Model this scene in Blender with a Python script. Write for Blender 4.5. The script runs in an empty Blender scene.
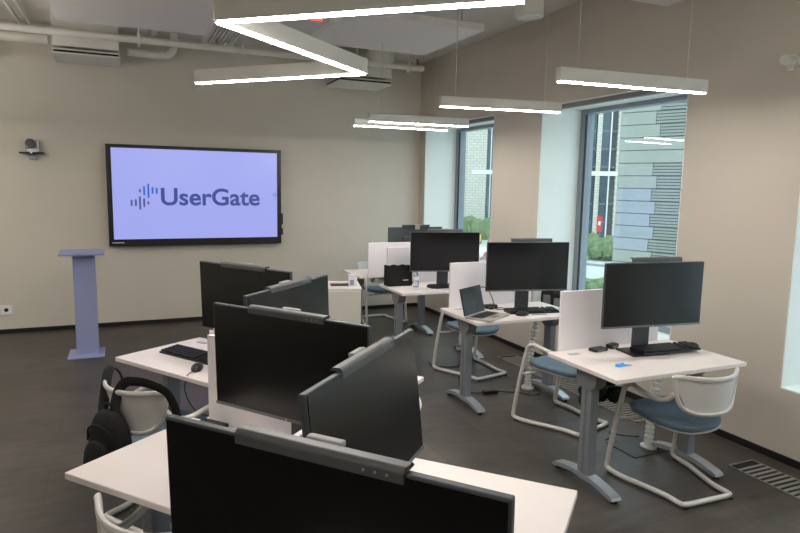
import bpy, bmesh, math, random
from mathutils import Vector, Matrix
random.seed(7)
S = bpy.context.scene
COL = S.collection
PI = math.pi

# ---------------- camera ----------------
cam_d = bpy.data.cameras.new('camera'); cam = bpy.data.objects.new('camera', cam_d); COL.objects.link(cam)
cam_d.sensor_width = 36.0; cam_d.lens = 626.0/800*36.0
p, r, a = math.radians(7.405), math.radians(1.04), math.radians(23.875)
fw = Vector((math.sin(a)*math.cos(p), math.cos(a)*math.cos(p), -math.sin(p)))
rt = Vector((math.cos(a), -math.sin(a), 0)); up = rt.cross(fw)
R_ = rt*math.cos(r) + up*math.sin(r); U_ = -rt*math.sin(r) + up*math.cos(r)
m = Matrix((R_, U_, -fw)).transposed().to_4x4(); m.translation = Vector((0, 0, 1.75))
cam.matrix_world = m
cam_d.clip_end = 600; cam_d.clip_start = .05
S.camera = cam

# ---------------- world, exposure ----------------
w = bpy.data.worlds.new('overcast_sky'); S.world = w; w.use_nodes = True
bg = w.node_tree.nodes['Background']; bg.inputs['Color'].default_value = (.78, .9, 1.0, 1); bg.inputs['Strength'].default_value = 1.35
S.view_settings.view_transform = 'Standard'; S.view_settings.look = 'None'
S.view_settings.exposure = 0.8; S.view_settings.gamma = 1.0; S.view_settings.use_curve_mapping = False
LAMP_E = 62.0      # linear lamp diffusers
SPOT_W = 55.0

# ---------------- materials ----------------
def lin(c): return tuple(((v/255+.055)/1.055)**2.4 if v/255 > .04045 else v/255/12.92 for v in c)
MATS = {}
def mat(name, rgb, rough=.5, metal=0., var=.05, scale=8., bump=0., spec=.5, coat=0., emit=None, es=1.):
    if name in MATS: return MATS[name]
    mt = bpy.data.materials.new(name); mt.use_nodes = True; nt = mt.node_tree; b = nt.nodes['Principled BSDF']
    c = lin(rgb)
    b.inputs['Roughness'].default_value = rough; b.inputs['Metallic'].default_value = metal
    b.inputs['Specular IOR Level'].default_value = spec; b.inputs['Coat Weight'].default_value = coat
    tc = nt.nodes.new('ShaderNodeTexCoord'); nz = nt.nodes.new('ShaderNodeTexNoise'); nz.inputs['Scale'].default_value = scale
    nz.inputs['Detail'].default_value = 4
    nt.links.new(tc.outputs['Object'], nz.inputs['Vector'])
    cr = nt.nodes.new('ShaderNodeValToRGB'); cr.color_ramp.elements[0].position = .3; cr.color_ramp.elements[1].position = .7
    cr.color_ramp.elements[0].color = (*[v*(1-var) for v in c], 1); cr.color_ramp.elements[1].color = (*[min(1, v*(1+var)) for v in c], 1)
    nt.links.new(nz.outputs['Fac'], cr.inputs['Fac']); nt.links.new(cr.outputs['Color'], b.inputs['Base Color'])
    if bump:
        bp = nt.nodes.new('ShaderNodeBump'); bp.inputs['Strength'].default_value = bump; bp.inputs['Distance'].default_value = .01
        nt.links.new(nz.outputs['Fac'], bp.inputs['Height']); nt.links.new(bp.outputs['Normal'], b.inputs['Normal'])
    if emit: b.inputs['Emission Color'].default_value = (*lin(emit), 1); b.inputs['Emission Strength'].default_value = es
    MATS[name] = mt; return mt

def floor_mat():
    mt = bpy.data.materials.new('slate_floor_tiles'); mt.use_nodes = True; nt = mt.node_tree; N = nt.nodes; L = nt.links
    b = N['Principled BSDF']
    tc = N.new('ShaderNodeTexCoord'); mp = N.new('ShaderNodeMapping'); L.new(tc.outputs['Object'], mp.inputs['Vector'])
    br = N.new('ShaderNodeTexBrick'); br.inputs['Scale'].default_value = 1.0; br.inputs['Brick Width'].default_value = .92; br.inputs['Row Height'].default_value = .46
    br.inputs['Mortar Size'].default_value = .0025; br.inputs['Mortar Smooth'].default_value = .3; br.offset = .5
    br.inputs['Color1'].default_value = (.8, .8, .8, 1); br.inputs['Color2'].default_value = (1.12, 1.12, 1.12, 1); br.inputs['Mortar'].default_value = (.5, .5, .5, 1)
    L.new(mp.outputs['Vector'], br.inputs['Vector'])
    n1 = N.new('ShaderNodeTexNoise'); n1.inputs['Scale'].default_value = 2.2; n1.inputs['Detail'].default_value = 8; n1.inputs['Roughness'].default_value = .65
    L.new(mp.outputs['Vector'], n1.inputs['Vector'])
    mp2 = N.new('ShaderNodeMapping'); mp2.inputs['Scale'].default_value = (3, 14, 1); L.new(tc.outputs['Object'], mp2.inputs['Vector'])
    n2 = N.new('ShaderNodeTexNoise'); n2.inputs['Scale'].default_value = 1.3; n2.inputs['Detail'].default_value = 6; L.new(mp2.outputs['Vector'], n2.inputs['Vector'])
    c1 = N.new('ShaderNodeValToRGB'); c1.color_ramp.elements[0].position = .3; c1.color_ramp.elements[1].position = .72
    c1.color_ramp.elements[0].color = (*lin((48, 44, 40)), 1); c1.color_ramp.elements[1].color = (*lin((92, 85, 78)), 1)
    ad = N.new('ShaderNodeMath'); ad.operation = 'ADD'; m1 = N.new('ShaderNodeMath'); m1.operation = 'MULTIPLY'; m1.inputs[1].default_value = .3
    m2 = N.new('ShaderNodeMath'); m2.operation = 'MULTIPLY'; m2.inputs[1].default_value = .7
    L.new(n2.outputs['Fac'], m1.inputs[0]); L.new(n1.outputs['Fac'], m2.inputs[0]); L.new(m1.outputs[0], ad.inputs[0]); L.new(m2.outputs[0], ad.inputs[1])
    L.new(ad.outputs[0], c1.inputs['Fac'])
    mx = N.new('ShaderNodeMix'); mx.data_type = 'RGBA'; mx.blend_type = 'MULTIPLY'; mx.inputs[0].default_value = 1
    L.new(c1.outputs['Color'], mx.inputs[6]); L.new(br.outputs['Color'], mx.inputs[7]); L.new(mx.outputs[2], b.inputs['Base Color'])
    b.inputs['Roughness'].default_value = .42; b.inputs['Specular IOR Level'].default_value = .45
    bp = N.new('ShaderNodeBump'); bp.inputs['Strength'].default_value = .12; bp.inputs['Distance'].default_value = .01
    L.new(n2.outputs['Fac'], bp.inputs['Height']); L.new(bp.outputs['Normal'], b.inputs['Normal'])
    return mt

def glass_mat():
    mt = bpy.data.materials.new('window_glass'); mt.use_nodes = True; nt = mt.node_tree; N = nt.nodes; L = nt.links
    N.remove(N['Principled BSDF']); out = N['Material Output']
    t = N.new('ShaderNodeBsdfTransparent'); t.inputs['Color'].default_value = (.9, .96, .96, 1)
    g = N.new('ShaderNodeBsdfGlossy'); g.inputs['Roughness'].default_value = .02
    f = N.new('ShaderNodeFresnel'); f.inputs['IOR'].default_value = 1.45
    ge = N.new('ShaderNodeNewGeometry'); mr = N.new('ShaderNodeMapRange'); mr.inputs['To Min'].default_value = 1.45; mr.inputs['To Max'].default_value = 1/1.45
    L.new(ge.outputs['Backfacing'], mr.inputs['Value']); L.new(mr.outputs[0], f.inputs['IOR'])
    mx = N.new('ShaderNodeMixShader'); L.new(f.outputs[0], mx.inputs[0]); L.new(t.outputs[0], mx.inputs[1]); L.new(g.outputs[0], mx.inputs[2]); L.new(mx.outputs[0], out.inputs[0])
    return mt

def brick_mat(name, c1, c2, mortar, bw, rh, ms=.01, rough=.7):
    mt = bpy.data.materials.new(name); mt.use_nodes = True; nt = mt.node_tree; N = nt.nodes; L = nt.links
    b = N['Principled BSDF']; b.inputs['Roughness'].default_value = rough
    tc = N.new('ShaderNodeTexCoord'); sx = N.new('ShaderNodeSeparateXYZ'); cx = N.new('ShaderNodeCombineXYZ')
    L.new(tc.outputs['Object'], sx.inputs[0]); L.new(sx.outputs[0], cx.inputs[0]); L.new(sx.outputs[2], cx.inputs[1])
    br = N.new('ShaderNodeTexBrick'); br.inputs['Scale'].default_value = 1; br.inputs['Brick Width'].default_value = bw; br.inputs['Row Height'].default_value = rh
    br.inputs['Mortar Size'].default_value = ms; br.inputs['Color1'].default_value = (*lin(c1), 1); br.inputs['Color2'].default_value = (*lin(c2), 1); br.inputs['Mortar'].default_value = (*lin(mortar), 1)
    L.new(cx.outputs[0], br.inputs['Vector']); L.new(br.outputs['Color'], b.inputs['Base Color'])
    return mt

M_wallb = mat('painted_wall_grey', (206, 199, 186), .85, var=.02, scale=2, bump=.02)
M_wallr = mat('painted_wall_beige', (197, 189, 177), .85, var=.02, scale=2, bump=.02)
M_reveal = mat('white_reveal_paint', (236, 242, 238), .6, var=.01)
M_ceil = mat('painted_ceiling', (212, 208, 200), .9, var=.03, scale=3)
M_baffle = mat('acoustic_panel_white', (222, 216, 212), .8, var=.015, scale=20)
M_duct = mat('painted_duct_white', (216, 213, 204), .7, var=.04, scale=5)
M_black = mat('black_baseboard', (16, 15, 15), .5)
M_top = mat('white_laminate', (232, 222, 218), .35, var=.01, scale=6)
M_edge = mat('white_laminate_edge', (222, 214, 210), .45, var=.01)
M_panel = mat('white_screen_panel', (246, 241, 244), .55, var=.01)
M_legc = mat('grey_leg_metal', (142, 148, 156), .38, .35, var=.03)
M_bracket = mat('dark_grey_bracket', (122, 122, 122), .5, .1)
M_foot = mat('silver_foot_metal', (178, 184, 190), .3, .5, var=.03)
M_tube = mat('white_tube_enamel', (216, 212, 206), .3, .1, var=.02, coat=.2)
M_back = mat('white_plastic_backrest', (214, 210, 206), .45, var=.02)
M_mesh = mat('grey_mesh_infill', (212, 210, 206), .6, var=.02, scale=60)
M_seat = mat('blue_grey_fabric', (104, 122, 136), .9, var=.07, scale=40, bump=.15, spec=.2)
M_rub = mat('black_rubber', (20, 20, 20), .6)
M_scr = mat('monitor_screen_black', (5, 5, 6), .22, var=.1, scale=3, spec=.6)
M_mon = mat('monitor_dark_grey', (70, 74, 78), .45, .2)
M_monlt = mat('monitor_silver_trim', (120, 122, 124), .35, .5)
M_bar = mat('charcoal_bar', (84, 84, 86), .45, .2)
M_clip = mat('light_grey_clip', (150, 148, 146), .5)
M_kb = mat('black_keys', (24, 25, 29), .5, var=.1, scale=50)
M_blk = mat('black_plastic', (22, 22, 24), .35)
M_cloth = mat('black_nylon', (17, 17, 18), .85, var=.3, scale=25, bump=.3)
M_strap = mat('black_webbing', (24, 24, 25), .9, var=.15, scale=90)
M_lect = mat('blue_grey_lacquer', (146, 154, 192), .45, var=.02)
M_lamp = mat('lamp_housing_grey', (205, 203, 196), .5, var=.01)
M_diff = mat('lamp_diffuser', (255, 250, 240), .5, emit=(255, 250, 243), es=LAMP_E)
M_up = mat('fill_uplight', (255, 250, 240), .5, emit=(255, 250, 243), es=LAMP_E*.9)  # upward glow of the added fill lamps, brightens ceiling and upper walls
M_wire = mat('steel_wire', (190, 188, 180), .4, .2)
M_cab = mat('white_cabinet', (214, 210, 200), .5, var=.01)
M_alu = mat('grey_blue_frame', (140, 148, 158), .5, .1)
M_slat = mat('grille_aluminium', (178, 176, 174), .35, .7)
M_dark = mat('dark_void', (28, 27, 27), .8)
M_lap = mat('laptop_silver', (176, 172, 162), .35, .5)
M_lapscr = mat('laptop_screen', (30, 36, 36), .4)
M_white = mat('white_plastic', (232, 232, 230), .4)
M_blue = mat('bright_blue_paper', (30, 140, 220), .6)
M_floor = floor_mat(); M_glass = glass_mat()

# ---------------- mesh helpers ----------------
class MB:
    def __init__(s): s.bm = bmesh.new()
    def box(s, c, d, rot=None, bevel=0, seg=2):
        b2 = bmesh.new(); bmesh.ops.create_cube(b2, size=1)
        for v in b2.verts: v.co = Vector((v.co.x*d[0], v.co.y*d[1], v.co.z*d[2]))
        if bevel: bmesh.ops.bevel(b2, geom=b2.edges[:], offset=bevel, segments=seg, profile=.5, affect='EDGES')
        s._add(b2, rot, c); return s
    def _add(s, b2, rot, c):
        M = Matrix.Translation(Vector(c)) @ (rot.to_4x4() if rot is not None else Matrix.Identity(4))
        b2.transform(M); me = bpy.data.meshes.new('t'); b2.to_mesh(me); b2.free(); s.bm.from_mesh(me); bpy.data.meshes.remove(me)
    def cyl(s, c, r, h, seg=24, axis='z', r2=None):
        b2 = bmesh.new(); bmesh.ops.create_cone(b2, cap_ends=True, segments=seg, radius1=r, radius2=r if r2 is None else r2, depth=h)
        rot = {'z': None, 'x': Matrix.Rotation(PI/2, 3, 'Y'), 'y': Matrix.Rotation(PI/2, 3, 'X')}[axis]
        s._add(b2, rot, c); return s
    def tube(s, pts, r, seg=10, sub=6, smooth=True, closed=False, sc=(1, 1)):
        P = [Vector(q) for q in pts]
        if smooth and len(P) > 2: P = catmull(P, sub, closed)
        n = len(P); rings = []
        t0 = (P[1]-P[0]).normalized(); nrm = t0.orthogonal().normalized()
        if abs(t0.z) < .95: nrm = (Vector((0, 0, 1)) - t0*t0.z).normalized()
        for i in range(n):
            if closed: t = (P[(i+1) % n]-P[i-1]).normalized()
            else: t = (P[min(i+1, n-1)]-P[max(i-1, 0)]).normalized()
            nrm = (nrm - t*nrm.dot(t)).normalized(); bn = t.cross(nrm)
            rings.append([s.bm.verts.new(P[i]+nrm*(math.cos(2*PI*k/seg)*r*sc[0])+bn*(math.sin(2*PI*k/seg)*r*sc[1])) for k in range(seg)])
        for i in range(n if closed else n-1):
            A, B = rings[i], rings[(i+1) % n]
            for k in range(seg): s.bm.faces.new((A[k], A[(k+1) % seg], B[(k+1) % seg], B[k]))
        if not closed:
            s.bm.faces.new(rings[0][::-1]); s.bm.faces.new(rings[-1])
        return s
    def prism(s, poly, axis, lo, hi):
        """poly: list of 2D points, extruded along axis between lo and hi"""
        def P(u, v, t):
            return {'x': (t, u, v), 'y': (u, t, v), 'z': (u, v, t)}[axis]
        A = [s.bm.verts.new(P(u, v, lo)) for u, v in poly]; B = [s.bm.verts.new(P(u, v, hi)) for u, v in poly]
        n = len(poly); s.bm.faces.new(A[::-1]); s.bm.faces.new(B)
        for i in range(n): s.bm.faces.new((A[i], A[(i+1) % n], B[(i+1) % n], B[i]))
        return s
    def grid(s, fn, nu, nv, thick=0., closed_u=False):
        V = [[s.bm.verts.new(fn(i/(nu-1), j/(nv-1))) for j in range(nv)] for i in range(nu)]
        F = []
        for i in range(nu-1):
            for j in range(nv-1): F.append(s.bm.faces.new((V[i][j], V[i+1][j], V[i+1][j+1], V[i][j+1])))
        if thick:
            bmesh.ops.recalc_face_normals(s.bm, faces=F)
            bmesh.ops.solidify(s.bm, geom=F, thickness=thick)
        return s
    def ell(s, c, d, rot=None, seg=20, fn=None):
        b2 = bmesh.new(); bmesh.ops.create_uvsphere(b2, u_segments=seg, v_segments=seg//2, radius=1)
        for v in b2.verts:
            q = v.co
            if fn: q = fn(q)
            v.co = Vector((q.x*d[0], q.y*d[1], q.z*d[2]))
        s._add(b2, rot, c); return s
    def build(s, name, material, parent=None, smooth=False, loc=None, rz=0, merge=False):
        bmesh.ops.recalc_face_normals(s.bm, faces=s.bm.faces[:])
        me = bpy.data.meshes.new(name); s.bm.to_mesh(me); s.bm.free(); me.materials.append(material)
        if smooth:
            for f in me.polygons: f.use_smooth = True
            try: me.set_sharp_from_angle(angle=math.radians(38))
            except Exception: pass
        o = bpy.data.objects.new(name, me); COL.objects.link(o)
        if parent is not None: o.parent = parent
        if loc is not None: o.location = loc
        o.rotation_euler.z = rz
        return o

def catmull(P, sub, closed=False):
    out = []; n = len(P); rng = range(n if closed else n-1)
    for i in rng:
        p0 = P[i-1] if (closed or i > 0) else P[0]*2-P[1]; p1 = P[i]; p2 = P[(i+1) % n]
        p3 = P[(i+2) % n] if (closed or i+2 < n) else P[-1]*2-P[-2]
        for k in range(sub):
            t = k/sub; out.append(.5*((2*p1)+(p2-p0)*t+(2*p0-5*p1+4*p2-p3)*t*t+(3*p1-p0-3*p2+p3)*t**3))
    if not closed: out.append(P[-1].copy())
    return out
def fillet(P, r, n=5):
    P = [Vector(q) for q in P]; out = [P[0]]
    for i in range(1, len(P)-1):
        a_ = P[i-1]-P[i]; b_ = P[i+1]-P[i]; ra = min(r, a_.length*.45, b_.length*.45)
        s0 = P[i]+a_.normalized()*ra; s1 = P[i]+b_.normalized()*ra
        for k in range(n+1):
            t = k/n; out.append(s0*(1-t)**2+P[i]*2*t*(1-t)+s1*t*t)
    out.append(P[-1]); return out

def tag(o, label, cat, group=None, kind=None):
    o['label'] = label; o['category'] = cat
    if group: o['group'] = group
    if kind: o['kind'] = kind
    return o
def empty(name, loc=(0, 0, 0), rz=0):
    o = bpy.data.objects.new(name, None); COL.objects.link(o); o.location = loc; o.rotation_euler.z = rz; o.empty_display_size = .1
    return o
def struct(o): o['kind'] = 'structure'; return o
KIDS = {}
def copy_tree(o, parent=None):
    c = o.copy(); COL.objects.link(c)
    if parent is not None: c.parent = parent
    for ch in [x for x in COL.objects if x.parent == o]: copy_tree(ch, c)
    return c

# ---------------- room shell ----------------
XR, YB, ZC = 3.885, 8.157, 3.44
XL, YF = -4.2, -3.2
struct(MB().box(((XL+XR+.6)/2, (YF+YB)/2, -.06), (XR+.6-XL, YB-YF+.2, .12)).build('floor', M_floor))
struct(MB().box(((XL+XR+.6)/2, (YF+YB)/2, ZC+.06), (XR+.6-XL, YB-YF+.2, .12)).build('ceiling', M_ceil))
struct(MB().box(((XL+XR+.6)/2, YB+.06, ZC/2), (XR+.6-XL, .12, ZC)).build('wall_back', M_wallb))
struct(MB().box(((XL+XR+.6)/2, YF-.06, ZC/2), (XR+.6-XL, .12, ZC)).build('wall_front', M_wallb))
struct(MB().box((XL-.06, (YF+YB)/2, ZC/2), (.12, YB-YF, ZC)).build('wall_left', M_wallb))
WIN = [(6.21, 7.984), (3.525, 5.322), (.83, 2.61), (-1.86, -.07)]  # last opening is unseen, behind the camera, added for its daylight
SILL, HEAD, DEP = .48, 2.56, .56
wr = MB(); T = DEP+.06
def wbox(y0, y1, z0, z1): wr.box((XR+T/2, (y0+y1)/2, (z0+z1)/2), (T, y1-y0, z1-z0))
wbox(YF, YB, 0, SILL); wbox(YF, YB, HEAD, ZC)
ed = sorted([YF, YB]+[v for t in WIN for v in t])
for i in range(0, len(ed), 2): wbox(ed[i], ed[i+1], SILL, HEAD)
struct(wr.build('wall_right', M_wallr))
struct(MB().box(((XL+XR)/2, YB-.006, .024), (XR-XL, .012, .048)).build('baseboard_back', M_black))
struct(MB().box((XR-.006, (YF+YB)/2, .024), (.012, YB-YF-.03, .048)).build('baseboard_right', M_black))
for i, (y0, y1) in enumerate(WIN):
    rv = MB(); e = .008
    x0, x1 = XR+.002, XR+DEP
    rv.box(((x0+x1)/2, y1-e/2, (SILL+HEAD)/2), (x1-x0, e, HEAD-SILL)).box(((x0+x1)/2, y0+e/2, (SILL+HEAD)/2), (x1-x0, e, HEAD-SILL))
    rv.box(((x0+x1)/2, (y0+y1)/2, SILL+e/2), (x1-x0, y1-y0-2*e, e)).box(((x0+x1)/2, (y0+y1)/2, HEAD-e/2), (x1-x0, y1-y0-2*e, e))
    struct(rv.build('trim_%d' % (i+1), M_reveal))
    ra = MB().box((XR+.05, (y0+y1)/2, HEAD-.008-.02), (.05, y1-y0-.03, .04))
    struct(ra.build('trim_%d' % (i+11), M_bracket))
    win = MB(); fx = XR+DEP-.015; fwid = .07
    y0i, y1i, z0i, z1i = y0+e, y1-e, SILL+e, HEAD-e
    win.box((fx, y1i-fwid/2, (z0i+z1i)/2), (.12, fwid, z1i-z0i)).box((fx, y0i+fwid/2, (z0i+z1i)/2), (.12, fwid, z1i-z0i))
    win.box((fx, (y0+y1)/2, z0i+.03), (.12, y1i-y0i-2*fwid, .06)).box((fx, (y0+y1)/2, z1i-.02), (.12, y1i-y0i-2*fwid, .04))
    wo = struct(win.build('window_%d' % (i+1), M_alu))
    MB().box((fx+.01, (y0+y1)/2, (z0i+z1i)/2), (.012, y1i-y0i-2*fwid, z1i-z0i-.1)).build('pane', M_glass, wo)
    gk = MB()
    for yy in (y1i-fwid-.004, y0i+fwid+.004): gk.box((fx-.045, yy, (z0i+z1i)/2), (.02, .008, z1i-z0i-.1))
    gk.build('gasket', M_black, wo)

# ---------------- exterior (the room is some floors above the street) ----------------
GZ = -7.5
KX = 9.25/2.75
M_ground = mat('pale_paving', (196, 198, 190), .9, var=.06, scale=.2)
struct(MB().box((95, 100, GZ-.1), (180, 240, .2)).build('ground', M_ground))
def az(d, deg): return Vector((d*math.sin(math.radians(deg)), d*math.cos(math.radians(deg)), 0))
M_stone = mat('grey_stone_panel', (152, 156, 146), .8, var=.04, scale=.8)
M_stone2 = mat('blue_grey_stone_panel', (150, 156, 160), .8, var=.03, scale=.8)
M_rib = mat('ribbed_stone_panel', (140, 144, 136), .85, var=.05, scale=1)
M_joint = mat('dark_joint', (120, 123, 118), .9)
A = az(34, 42.72); rotw = math.radians(-68)
sb = empty('stone_building', (A.x, A.y, GZ), rotw)
tag(sb, 'grey stone panelled building filling most of the right-hand window view', 'building')
MB().box((10, 5.06, 11), (20, 10, 22)).build('wall', M_joint, sb)
RH = .62
for row in range(34):
    z0 = row*RH; ribx = 1.9 + (.12 if row % 2 else -.1)
    if row in (17, 18): ribx = 6.0
    mm = M_stone2 if 10 <= row <= 14 else M_stone
    MB().box((ribx/2, 0, z0+RH/2), (ribx-.02, .12, RH-.035)).build('smooth_panel', mm, sb)
    q = MB(); L_ = 19.8-ribx; hh = (RH-.035)/4
    for k in range(4): q.box((ribx+L_/2, 0, z0+.02+hh*(k+.5)), (L_-.02, .1, hh-.035))
    for k in range(6): q.box((ribx+(k+.5)*L_/6+(.5 if row % 2 else 0), 0, z0+RH/2), (.03, .115, RH-.04))
    q.build('ribbed_panel', M_rib, sb)
M_cream = brick_mat('cream_brick', (214, 210, 196), (204, 200, 184), (170, 166, 154), 1.2, .5, .05)
M_fglass = mat('dark_facade_glass', (70, 86, 96), .12, var=.2, scale=.2)
M_fgrey = mat('grey_facade_panel', (104, 108, 112), .6)
M_fwhite = mat('white_facade_trim', (232, 236, 236), .5)
D = 36.0*KX; th0 = 36.0; fb = empty('office_building', (az(D, th0).x, az(D, th0).y, GZ), -math.radians(th0))
tag(fb, 'distant office building with cream brick piers, dark glazing and white bands', 'building')
MB().box((0, 10, 25), (54, 19, 50)).build('wall', M_fgrey, fb)
def fs(px): return D*math.tan(math.atan((px-400)/626*1.0)+math.radians(23.875-th0))
def strip(x0, x1, nm, mm, y=0., dep=1.1, z0=.0, z1=50):
    a_, b_ = fs(x0), fs(x1); return MB().box(((a_+b_)/2, y, (z0+z1)/2), (b_-a_, dep, z1-z0)).build(nm, mm, fb)
strip(455, 484, 'brick_pier', M_cream, -.2, 1.4)
strip(484.5, 487.5, 'glazing', M_fglass); strip(488.5, 494, 'glazing', M_fglass)
strip(497, 560, 'brick_pier', M_cream, -.2, 1.4)
for (x0, x1) in ((561, 566), (567.5, 572), (578, 583), (584, 590), (596, 603.5), (616.5, 624)): strip(x0, x1, 'glazing', M_fglass)
for (x0, x1) in ((573, 577), (591, 595.5), (610.8, 615.5), (628, 640)): strip(x0, x1, 'brick_pier', M_cream, -.2, 1.4)
strip(603.8, 605, 'mullion', M_fwhite, -.3); strip(487.6, 488.4, 'mullion', M_fwhite, -.3)
for zz in (12.0, 26.0): MB().box(((fs(470)+fs(640))/2, -.6, zz), (fs(640)-fs(470), .8, .8)).build('white_band', M_fwhite, fb)
for zz in (3.2, 6.5, 13.2, 16.4, 19.6, 27.5, 31, 34.4): MB().box(((fs(560)+fs(625))/2, -.35, zz), (fs(625)-fs(560), .6, .35)).build('window_rail', M_fgrey, fb)
sg = empty('red_sign', (az(30*KX, 41.45).x, az(30*KX, 41.45).y, GZ), -math.radians(41)); tag(sg, 'small red upright sign with a white mark in front of the distant office building', 'sign')
MB().box((0, 0, 3.9), (.8, .2, 2.4)).build('sign_board', mat('sign_red', (206, 44, 40), .5), sg)
MB().box((0, -.12, 4.0), (.35, .03, .6)).build('white_mark', M_fwhite, sg)
MB().box((0, .05, 1.2), (.25, .2, 2.4)).build('post', M_fgrey, sg)
M_leaf = mat('hedge_leaves', (112, 132, 88), .9, var=.35, scale=2.5, bump=.5)
def hedge(c, d, rz, label, n=26):
    q = MB()
    for k in range(n):
        u = random.uniform(-.5, .5); v = random.uniform(-.5, .5)
        q.ell((u*d[0], v*d[1], d[2]*random.uniform(.3, .6)), (.8+d[0]*.05, 1.0, d[2]*random.uniform(.35, .45)), seg=8, fn=lambda t: t*random.uniform(.8, 1.2))
    tag(q.build('hedge', M_leaf, None, loc=(c.x, c.y, GZ), rz=rz), label, 'hedge')
hedge(az(104, 39.9), (5, 3, 2.4), -.7, 'green hedge at the left of the curved path, seen through the middle window', 40)
hedge(az(86, 41.9), (3.5, 3, 3.2), -.7, 'rounded green bush beside the stone panelled building')
hedge(az(60, 40.4), (4.5, 3, 1.1), -.7, 'low green planting at the lower edge of the middle window', 30)
hedge(az(112, 30.6), (14, 3, 4.0), -.52, 'long green hedge beyond the parked cars, seen through the far window', 90)
rd = MB(); cc = az(71, 38.3)
for k in range(48):
    a0, a1 = (k/48)*2*PI, ((k+1)/48)*2*PI
    vs = [rd.bm.verts.new((cc.x+math.cos(t)*q_, cc.y+math.sin(t)*q_, GZ+.03)) for t, q_ in ((a0, 8.5), (a1, 8.5), (a1, 10.5), (a0, 10.5))]
    rd.bm.faces.new(vs)
ro = rd.build('ground_kerb', mat('grey_kerb', (128, 134, 140), .9)); struct(ro)
def car(c, rz, rgb, label, cname):
    t = empty('car', (c.x, c.y, GZ), rz); tag(t, label, 'car', 'cars parked in front of the far hedge')
    prof = [(-2.1, .3), (-2.15, .75), (-1.7, .92), (-1.1, .98), (-.6, 1.42), (.7, 1.45), (1.35, 1.0), (2.0, .88), (2.15, .6), (2.1, .3)]
    MB().prism(prof, 'y', -.85, .85).build('body', mat(cname, rgb, .3, coat=.5), t)
    g = [(-1.0, 1.0), (-.58, 1.36), (.66, 1.39), (1.2, 1.02)]
    MB().prism(g, 'y', -.87, .87).build('side_glass', M_fglass, t)
    for sx in (-1.35, 1.35):
        for sy in (-.8, .8): MB().cyl((sx, sy, .32), .32, .2, 16, 'y').build('wheel', M_rub, t)
for d, az_, rz, rgb, nm, lb in ((105, 29.5, .8, (226, 230, 232), 'car_white', 'white parked car at the left end of the row seen through the far window'),
    (104, 30.75, 1.0, (224, 196, 60), 'car_yellow', 'yellow parked car in the middle of those seen in the far window'),
    (96, 32.4, 1.1, (206, 112, 60), 'car_orange', 'orange parked car near the right edge of the far window'),
    (82, 31.85, .5, (232, 232, 232), 'car_bright', 'bright white car nearest to the building, low in the far window'),
    (76, 32.3, .7, (150, 70, 60), 'car_red', 'dull red car just below the bright white car in the far window'),
    (67, 31.9, .6, (150, 170, 176), 'car_grey', 'grey car lowest in the far window view')):
    car(az(d, az_), rz, rgb, lb, nm)

# ---------------- ceiling services ----------------
def baffle(x0, x1, y0, y1, z, label):
    t = empty('acoustic_panel', ((x0+x1)/2, (y0+y1)/2, z)); tag(t, label, 'ceiling panel', 'suspended acoustic panels')
    MB().box((0, 0, .03), (x1-x0, y1-y0, .06), bevel=.004, seg=1).build('panel', M_baffle, t)
    for sx in (-.38, .38):
        for sy in (-.38, .38): MB().cyl((sx*(x1-x0), sy*(y1-y0), (ZC-z)/2+.03), .004, ZC-z-.06, 6).build('hanger', M_wire, t)
baffle(-.47, .75, 3.9, 6.3, 3.1, 'large white suspended panel above the wall display, at top left')
baffle(1.7, 2.945, 4.92, 6.12, 3.1, 'white suspended panel to the right of the zigzag lamp, behind it')
baffle(3.36, 3.75, 2.2, 3.66, 3.1, 'white suspended panel corner at the top edge, nearest the window wall')
baffle(-3.0, -.68, 3.7, 5.8, 3.16, 'white suspended panel in the top left corner of the view')
t = MB().tube([(-2.6, 7.3, 3.2), (3.8, 7.3, 3.2)], .038, 14, smooth=False)
pp = empty('sprinkler_pipe', (0, 7.3, 3.2)); tag(pp, 'long white sprinkler pipe running along below the ceiling near the display wall', 'pipe')
MB().tube([(-2.6, 0, 0), (3.5, 0, 0)], .036, 14, smooth=False).build('pipe', M_duct, pp, True)
for x in (-1.9, .21, 1.28, 2.62, 3.3): MB().box((x, 0, 0), (.022, .09, .12)).cyl((x, 0, .145), .006, .19, 8).build('pipe_clamp', M_duct, pp)
for x in (1.0, 3.42): MB().cyl((x, 0, .06), .012, .06, 10).cyl((x, 0, .1), .02, .012, 10).build('sprinkler_head', mat('brass', (150, 130, 80), .4, .8), pp)
def duct_unit(x0, x1, y0, y1, z0, z1, label, cyl=None):
    t = empty('duct_unit', ((x0+x1)/2, (y0+y1)/2, z0)); tag(t, label, 'air duct', 'ventilation boxes near the display wall')
    W_, D_ = x1-x0, y1-y0
    MB().box((0, 0, (z1-z0)/2+.06), (W_, D_, z1-z0-.06), bevel=.006, seg=1).build('housing', M_duct, t)
    MB().box((0, -.02, .035), (W_*.96, D_*.9, .03)).build('slot', M_dark, t)
    MB().box((0, -.02, .015), (W_*1.02, D_*1.06, .016), bevel=.003, seg=1).build('lower_flange', M_duct, t)
    MB().box((0, -.02, .055), (W_*1.0, D_*1.0, .014), bevel=.003, seg=1).build('upper_flange', M_duct, t)
    MB().cyl((0, -D_/2-.005, (z1-z0)/2+.08), min(W_, z1-z0)*.42, .02, 32, 'y').build('round_cover', M_duct, t, True)
    return t
duct_unit(-.6, .02, 7.4, 7.95, 3.0, 3.43, 'white boxed air duct with a slot outlet above and left of the wall display')
duct_unit(2.42, 3.12, 7.4, 7.95, 2.97, 3.22, 'white air duct box with a slot outlet behind the zigzag lamp tip')
t = MB().cyl((2.98, 7.42, 3.32), .17, .22, 28); tag(t.build('round_duct', M_duct, None, True), 'short round white duct rising above the right-hand slot outlet', 'air duct')
t = MB()
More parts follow.
